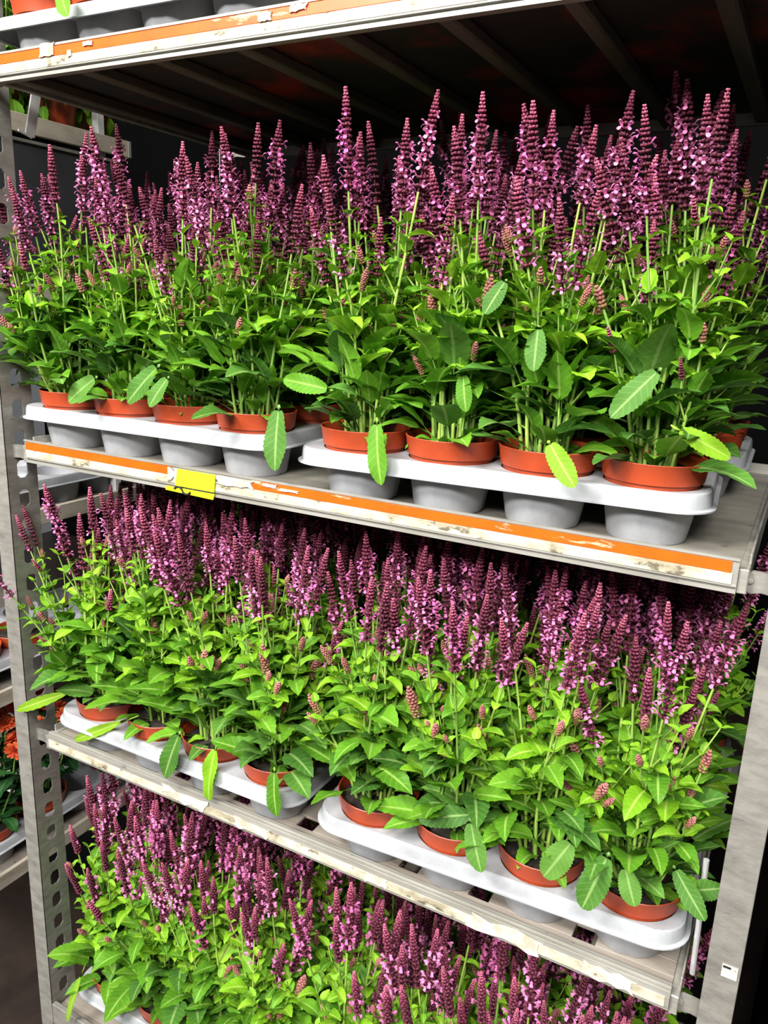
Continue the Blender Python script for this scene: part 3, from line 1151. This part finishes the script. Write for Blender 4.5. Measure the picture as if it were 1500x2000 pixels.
def four_trays(lx, ly, la, rx, ry, ra, phrase):
    return [(lx, ly, R(la), 0, 0, f'left grey pot tray at the front of {phrase}'),
            (rx, ry, R(ra), 4, 0, f'right grey pot tray at the front of {phrase}'),
            (lx + 0.02, ly + 0.350, R(la * .4), 0, 2, f'left grey pot tray at the back of {phrase}'),
            (rx + 0.01, ry + 0.352 + 0.02, R(ra * .35), 4, 2, f'right grey pot tray at the back of {phrase}')]


fill('B', ZB - 0.018, four_trays(-0.057, 0.016, 1.5, 0.634, -0.012, 3.9, 'the yellow-stickered shelf'), 0.96, 'yellow-stickered shelf', n_full=12, zmax=0.64)
fill('C', ZC - 0.0155, four_trays(0.020, -0.008, 0.4, 0.684, -0.012, 2.7, 'the cream-edged shelf'), 1.02, 'cream-edged shelf', n_full=16, zmax=0.588)
fill('D', ZD - 0.018, four_trays(-0.024, 0.022, 0.5, 0.640, 0.020, 0.6, 'the lowest deck'), 1.10, 'lowest deck', n_full=18, zmax=0.70)
fill('A', ZA - 0.018, [(-0.05, 0.010, R(1.0), 0, 0, 'grey pot tray on the topmost shelf')], 0.9, 'topmost shelf', rows=(0,), cols=range(4), n_full=7)


# single leaves that hang over pot rims and trays (base pixel, tip pixel, depth, blade kind, width/length)
def hang(key, b, t_, yb, yt, kind, ratio=0.42, face=(0, -1, 0.25)):
    pl = PLANTS[key]
    p0, p1 = aty(b[0], b[1], yb), aty(t_[0], t_[1], yt)
    X = (p1 - p0)
    ln = X.length
    X.normalize()
    Zv = Vector(face)
    Zv = (Zv - X * Zv.dot(X)).normalized()
    Y = Zv.cross(X)
    m = Matrix(((X.x, Y.x, Zv.x, p0.x), (X.y, Y.y, Zv.y, p0.y), (X.z, Y.z, Zv.z, p0.z), (0, 0, 0, 1)))
    s = ln / 1.08
    wy = ratio / (0.13 if kind == 'slim' else 0.41)
    world = m @ Matrix.Diagonal((s, s * wy, s, 1))
    pm_ = Matrix.LocRotScale(pl.location, pl.rotation_euler, None)
    obj('leaf', DROOP[kind], pl, mat=pm_.inverted() @ world)


hang(('B', 0, 3), (545, 790), (530, 917), -0.005, -0.035, 'mature', .42)
hang(('B', 0, 4), (736, 815), (733, 942), 0.005, -0.030, 'mid', .34)
hang(('B', 0, 6), (1070, 860), (1116, 946), -0.005, -0.040, 'pale', .44)
hang(('B', 0, 1), (312, 712), (242, 784), 0.02, 0.0, 'mature', .42)
hang(('B', 0, 1), (330, 735), (287, 792), 0.01, -0.01, 'mature', .5)
hang(('B', 0, 0), (190, 735), (128, 782), 0.03, 0.01, 'mature', .48)
hang(('B', 0, 4), (650, 762), (547, 738), 0.03, 0.01, 'mid', .36)
hang(('B', 0, 6), (1052, 635), (1040, 722), 0.02, 0.0, 'mature', .5)
hang(('B', 0, 7), (1292, 718), (1192, 812), 0.02, -0.01, 'mature', .40)
hang(('B', 0, 7), (1310, 830), (1425, 892), 0.01, 0.02, 'young', .34)
hang(('B', 0, 5), (905, 725), (905, 800), 0.02, 0.0, 'mid', .46)
hang(('B', 0, 5), (990, 545), (945, 610), 0.04, 0.02, 'mature', .52)
hang(('C', 0, 1), (352, 1428), (314, 1520), -0.01, -0.03, 'mature', .40)
hang(('C', 0, 0), (165, 1342), (36, 1384), 0.02, -0.03, 'slim', .15)
hang(('C', 0, 1), (270, 1398), (145, 1444), 0.01, -0.02, 'slim', .13)
hang(('C', 0, 2), (425, 1445), (392, 1562), 0.01, -0.03, 'young', .30)
hang(('C', 0, 3), (536, 1498), (530, 1598), 0.0, -0.03, 'mid', .38)
hang(('C', 0, 5), (918, 1598), (936, 1705), 0.0, -0.03, 'mature', .46)
hang(('C', 0, 5), (930, 1590), (815, 1600), 0.02, -0.01, 'mature', .40)
hang(('C', 0, 7), (1190, 1665), (1135, 1778), 0.0, -0.03, 'mature', .46)
hang(('C', 0, 7), (1220, 1690), (1238, 1772), 0.0, -0.02, 'mature', .6)
hang(('C', 0, 7), (1315, 1690), (1374, 1800), 0.02, -0.01, 'mature', .40)
hang(('C', 0, 7), (1330, 1740), (1412, 1738), 0.05, 0.04, 'mature', .5)
hang(('C', 0, 6), (1120, 1640), (1060, 1715), 0.0, -0.02, 'mature', .55)
hang(('D', 0, 0), (168, 1880), (125, 1985), 0.02, -0.03, 'slim', .14)
hang(('A', 0, 0), (118, -25), (122, 22), 0.0, -0.02, 'mid', .6)

# ------------------------------------------------------------------ neighbouring trolley on the left
NX = -0.36
nb = empty('plant_trolley', (NX - 0.7, 0.05, 0))
tag(nb, 'second galvanised trolley beyond the left post, mostly hidden', 'trolley')


def nbx(name, a, b, mat, c=0.0015):
    o = bx(name, a, b, mat, nb, c)
    o.matrix_parent_inverse = Matrix.Translation((-(NX - 0.7), -0.05, 0))
    return o


for x in (NX - 1.36, NX - 0.04):
    for y in (-0.02, 0.574):
        nbx('post', (x, y, 0.12), (x + 0.022, y + 0.022, 2.6), 'white_card')


def nshelf(z, label):
    s = empty('trolley_shelf', (NX - 1.30, 0.03, z))
    tag(s, label, 'shelf', 'shelves of the neighbouring trolley')
    bx('deck', (0, 0.012, -0.016), (1.29, 0.628, -0.010), 'deck_ply', s)
    bx('front_rail', (0, 0, -0.042), (1.30, 0.012, 0), 'aluminium', s)
    bx('rear_rail', (0, 0.628, -0.042), (1.30, 0.64, 0), 'aluminium', s)
    bx('end_rail', (1.288, 0.0122, -0.042), (1.30, 0.6278, 0.0), 'weathered_bar', s)
    return s


nshelf(Z0 + 0.681, 'weathered shelf end at the height of the topmost shelf, leafy plants above')
nshelf(Z0 + 0.30, 'neighbouring shelf hidden below the dark crate')
nshelf(Z0 - 0.262, 'neighbouring shelf under the white tray at the left')
nshelf(Z0 - 0.715, 'neighbouring shelf above the orange chrysanthemums')
nshelf(Z0 - 1.235, 'neighbouring shelf carrying the orange chrysanthemums')

cr = empty('plastic_crate', (NX - 0.62, 0.06, Z0 + 0.2995))
tag(cr, 'dark grey crate behind the left salvias under the weathered shelf end', 'crate')
m = MB()
for a, b in (((0, 0, 0), (0.61, 0.006, 0.320)), ((0, 0.56, 0), (0.61, 0.566, 0.320)), ((0, 0.006, 0), (0.006, 0.56, 0.320)), ((0.604, 0.006, 0), (0.61, 0.56, 0.320)), ((0.006, 0.006, 0), (0.604, 0.56, 0.006))):
    m.box(a, b, 0.001)
m.build('body', 'dark_crate', cr)
m = MB()
m.box((-0.006, -0.006, 0.3202), (0.616, 0.008, 0.328), 0.001).box((-0.006, 0.558, 0.3202), (0.616, 0.572, 0.328), 0.001)
m.box((-0.006, 0.0082, 0.3202), (0.008, 0.5578, 0.328), 0.001).box((0.602, 0.0082, 0.3202), (0.616, 0.5578, 0.328), 0.001)
m.build('rim', 'galvanised', cr)

# trays on the neighbouring trolley (short ends of the trays face right)


def ntray(z, y, label):
    t_ = tray(NX - 0.02, y, z, R(90), label, 'grey pot trays on the neighbouring trolley')
    return t_


ntray(Z0 - 0.272, 0.045, 'pale pot tray behind the left post, above the dark spikes')
tA = ntray(Z0 - 0.725, 0.045, 'grey pot tray with an orange pot at the left picture edge')
for i in range(2):
    p_ = empty('potted_cutting', (NX - 0.02 - PY[0], 0.045 + PX[i], Z0 - 0.7225))
    tag(p_, ('terracotta pot with a small cutting at the left picture edge', 'terracotta pot with a small cutting hidden behind the left post')[i], 'plant', 'potted cuttings on the neighbouring trolley')
    po = obj('pot', ME_POT, p_)
    obj('soil', ME_SOIL, po)
    for k in range(6):
        a = k * 1.05
        obj('leaf', UPL[k % len(UPL)], p_, mat=leaf_matrix(Vector((0.012 * math.cos(a), 0.012 * math.sin(a), 0.097)), a, 0.7, 1.1))
tB = ntray(Z0 - 1.245, 0.045, 'grey pot tray under the orange chrysanthemums')


# chrysanthemums
def mum_bloom(seed):
    rnd = random.Random(seed)
    V, Fc, T = [], [], []
    for ring, (n, ln, el) in enumerate(((16, 0.030, 0.10), (14, 0.027, 0.45), (11, 0.021, 0.85), (8, 0.014, 1.2))):
        for i in range(n):
            a = 2 * PI * i / n + ring * .2 + rnd.uniform(-.1, .1)
            e = el + rnd.uniform(-.1, .1)
            o = Vector((math.cos(a), math.sin(a), 0))
            s_ = Vector((-math.sin(a), math.cos(a), 0))
            k = len(V)
            for t_, wd, dz in ((0.1, 0.0018, 0), (0.55, 0.0040, 0.001), (0.9, 0.0036, 0.0), (1.0, 0.001, -0.001)):
                c = o * (ln * t_ * math.cos(e)) + Vector((0, 0, ln * t_ * math.sin(e) + dz + ring * 0.0012))
                V.append(c - s_ * wd)
                V.append(c + s_ * wd)
                T += [min(1, .25 * ring / 3 + t_ * .75 - rnd.random() * .2)] * 2
            for q in range(3):
                Fc.append((k + q * 2, k + q * 2 + 1, k + q * 2 + 3, k + q * 2 + 2))
    return mesh('bloom', V, Fc, 'mum_petal', True, ('tint', T))


BLOOMS = [mum_bloom(i) for i in range(3)]
MUML = [leaf_mesh('leaf', rng(.045, .06), rng(.024, .032), .008, rng(.3, 1.0), .2, 'leaf_mum', 900 + i, 9, .7, .12) for i in range(4)]


def mum(loc, label, seed, hgt=0.30):
    rnd = random.Random(seed)
    u = lambda a, b: a + (b - a) * rnd.random()
    root = empty('potted_chrysanthemum', loc)
    tag(root, label, 'plant', 'chrysanthemums on the neighbouring trolley')
    po = obj('pot', ME_POT, root)
    obj('soil', ME_SOIL, po)
    for i in range(12):
        a = i * 2.4
        r = 0.12 * math.sqrt((i + .3) / 12)
        top = Vector((r * math.cos(a), r * math.sin(a), 0.10 + hgt - r * r * 5 + u(-.02, .02)))
        b = Vector((r * .25 * math.cos(a), r * .25 * math.sin(a), 0.095))
        mid = (b + top) / 2 + Vector((math.cos(a), math.sin(a), 0)) * r * .15
        so = MB().tube([b, mid, top], [0.003, 0.0025, 0.002], 5, False).build('flower_stem', 'stem', root, None, True)
        d = (top - mid).normalized()
        obj('bloom', rnd.choice(BLOOMS), so, mat=Matrix.Translation(top) @ rot_to((d + Vector((u(-.4, .4), u(-.4, .4), 0))).normalized()) @ Matrix.Scale(u(.9, 1.2), 4))
        for k in range(7):
            t_ = 0.15 + k * .12
            p_ = b.lerp(mid, t_ * 2) if t_ < .5 else mid.lerp(top, t_ * 2 - 1)
            obj('leaf', rnd.choice(MUML), so, mat=leaf_matrix(p_, u(0, 6.3), u(-.2, .8), u(.9, 1.5)))
    return root


for i, (yy, lab_) in enumerate(((PX[0], 'orange-red chrysanthemum glowing at the left picture edge'), (PX[1] + .02, 'orange chrysanthemum right behind the left post'), (PX[3] - .02, 'dark red chrysanthemum deep behind the left post'))):
    mum((NX - 0.02 - PY[0], 0.045 + yy, Z0 - 1.2425), lab_, 40 + i)

# leafy plants on the neighbouring top shelf


def bush(loc, label, seed, h=0.34, rad=0.13, n=15):
    rnd = random.Random(seed)
    u = lambda a, b: a + (b - a) * rnd.random()
    root = empty('potted_shrub', loc)
    tag(root, label, 'plant', 'leafy plants on the neighbouring top shelf')
    po = obj('pot', ME_POT, root)
    obj('soil', ME_SOIL, po)
    for i in range(64):
        a = i * 2.4
        obj('leaf', rnd.choice(MIDL[:6] + LOW[:4]), root, mat=leaf_matrix(Vector((0.072 * math.cos(a), 0.072 * math.sin(a), 0.075 + 0.035 * (i % 4))), a + u(-.5, .5), u(-1.5, .1), u(.6, .85), u(-.3, .3)))
    for i in range(n):
        a = i * 2.4
        r = rad * math.sqrt((i + .3) / n)
        top = Vector((r * math.cos(a), r * math.sin(a), 0.10 + h * u(.45, 1)))
        b = Vector((r * .2 * math.cos(a), r * .2 * math.sin(a), 0.095))
        so = MB().tube([b, (b + top) / 2 + Vector((math.cos(a), math.sin(a), 0)) * r * .3, top], [0.003, 0.0025, 0.002], 5, False).build('branch', 'stem', root, None, True)
        for k in range(12):
            p_ = b.lerp(top, 0.05 + k * .08)
            obj('leaf', rnd.choice(MIDL[:6] + LOW[:4] + UPL[:2]), so, mat=leaf_matrix(p_ + Vector((math.cos(a), math.sin(a), 0)) * r * .2, u(0, 6.3), u(-.3, .8), u(.5, .9)))
    return root


for i, yy in enumerate((0.18, 0.33, 0.48, 0.61)):
    bush((NX - 0.10 - 0.03 * (i % 2), 0.02 + yy, Z0 + 0.672), f'leafy green plant above the weathered shelf end, {ORD[i]} from the left', 60 + i)

# black sheeted form, added to keep the gap beyond the right post dark
cv = empty('dark_gap_block', (1.80, 0.42, 0.0))
tag(cv, 'black-sheeted form added to darken the gap beyond the right post', 'trolley')
V, Fc = [], []
ring = []
for i in range(72):
    a = 2 * PI * i / 72
    cxx, cyy = math.cos(a), math.sin(a)
    m_ = max(abs(cxx) / 0.36, abs(cyy) / 0.40)
    ring.append((cxx / m_, cyy / m_, a))
for k in range(7):
    z = 0.03 + 1.42 * k / 6
    for (a_, b_, a) in ring:
        f_ = 1 - (0.010 + 0.018 * (1 - k / 6)) * (1 + math.sin(a * 17 + math.sin(a * 5) * 2)) - (0.02 if k == 6 else 0)
        V.append((a_ * f_, b_ * f_, z))
V.append((0, 0, 1.47))
for k in range(6):
    for i in range(72):
        q = (i + 1) % 72
        Fc.append((k * 72 + i, k * 72 + q, (k + 1) * 72 + q, (k + 1) * 72 + i))
for i in range(72):
    Fc.append((6 * 72 + i, 6 * 72 + (i + 1) % 72, len(V) - 1))
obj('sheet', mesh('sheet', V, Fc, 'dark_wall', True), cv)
for x in (-0.3, 0.3):
    for y in (-0.34, 0.34):
        bx('leg', (x - 0.015, y - 0.015, 0.0), (x + 0.015, y + 0.015, 1.40), 'dark_hub', cv)
print('objects', len(bpy.data.objects))
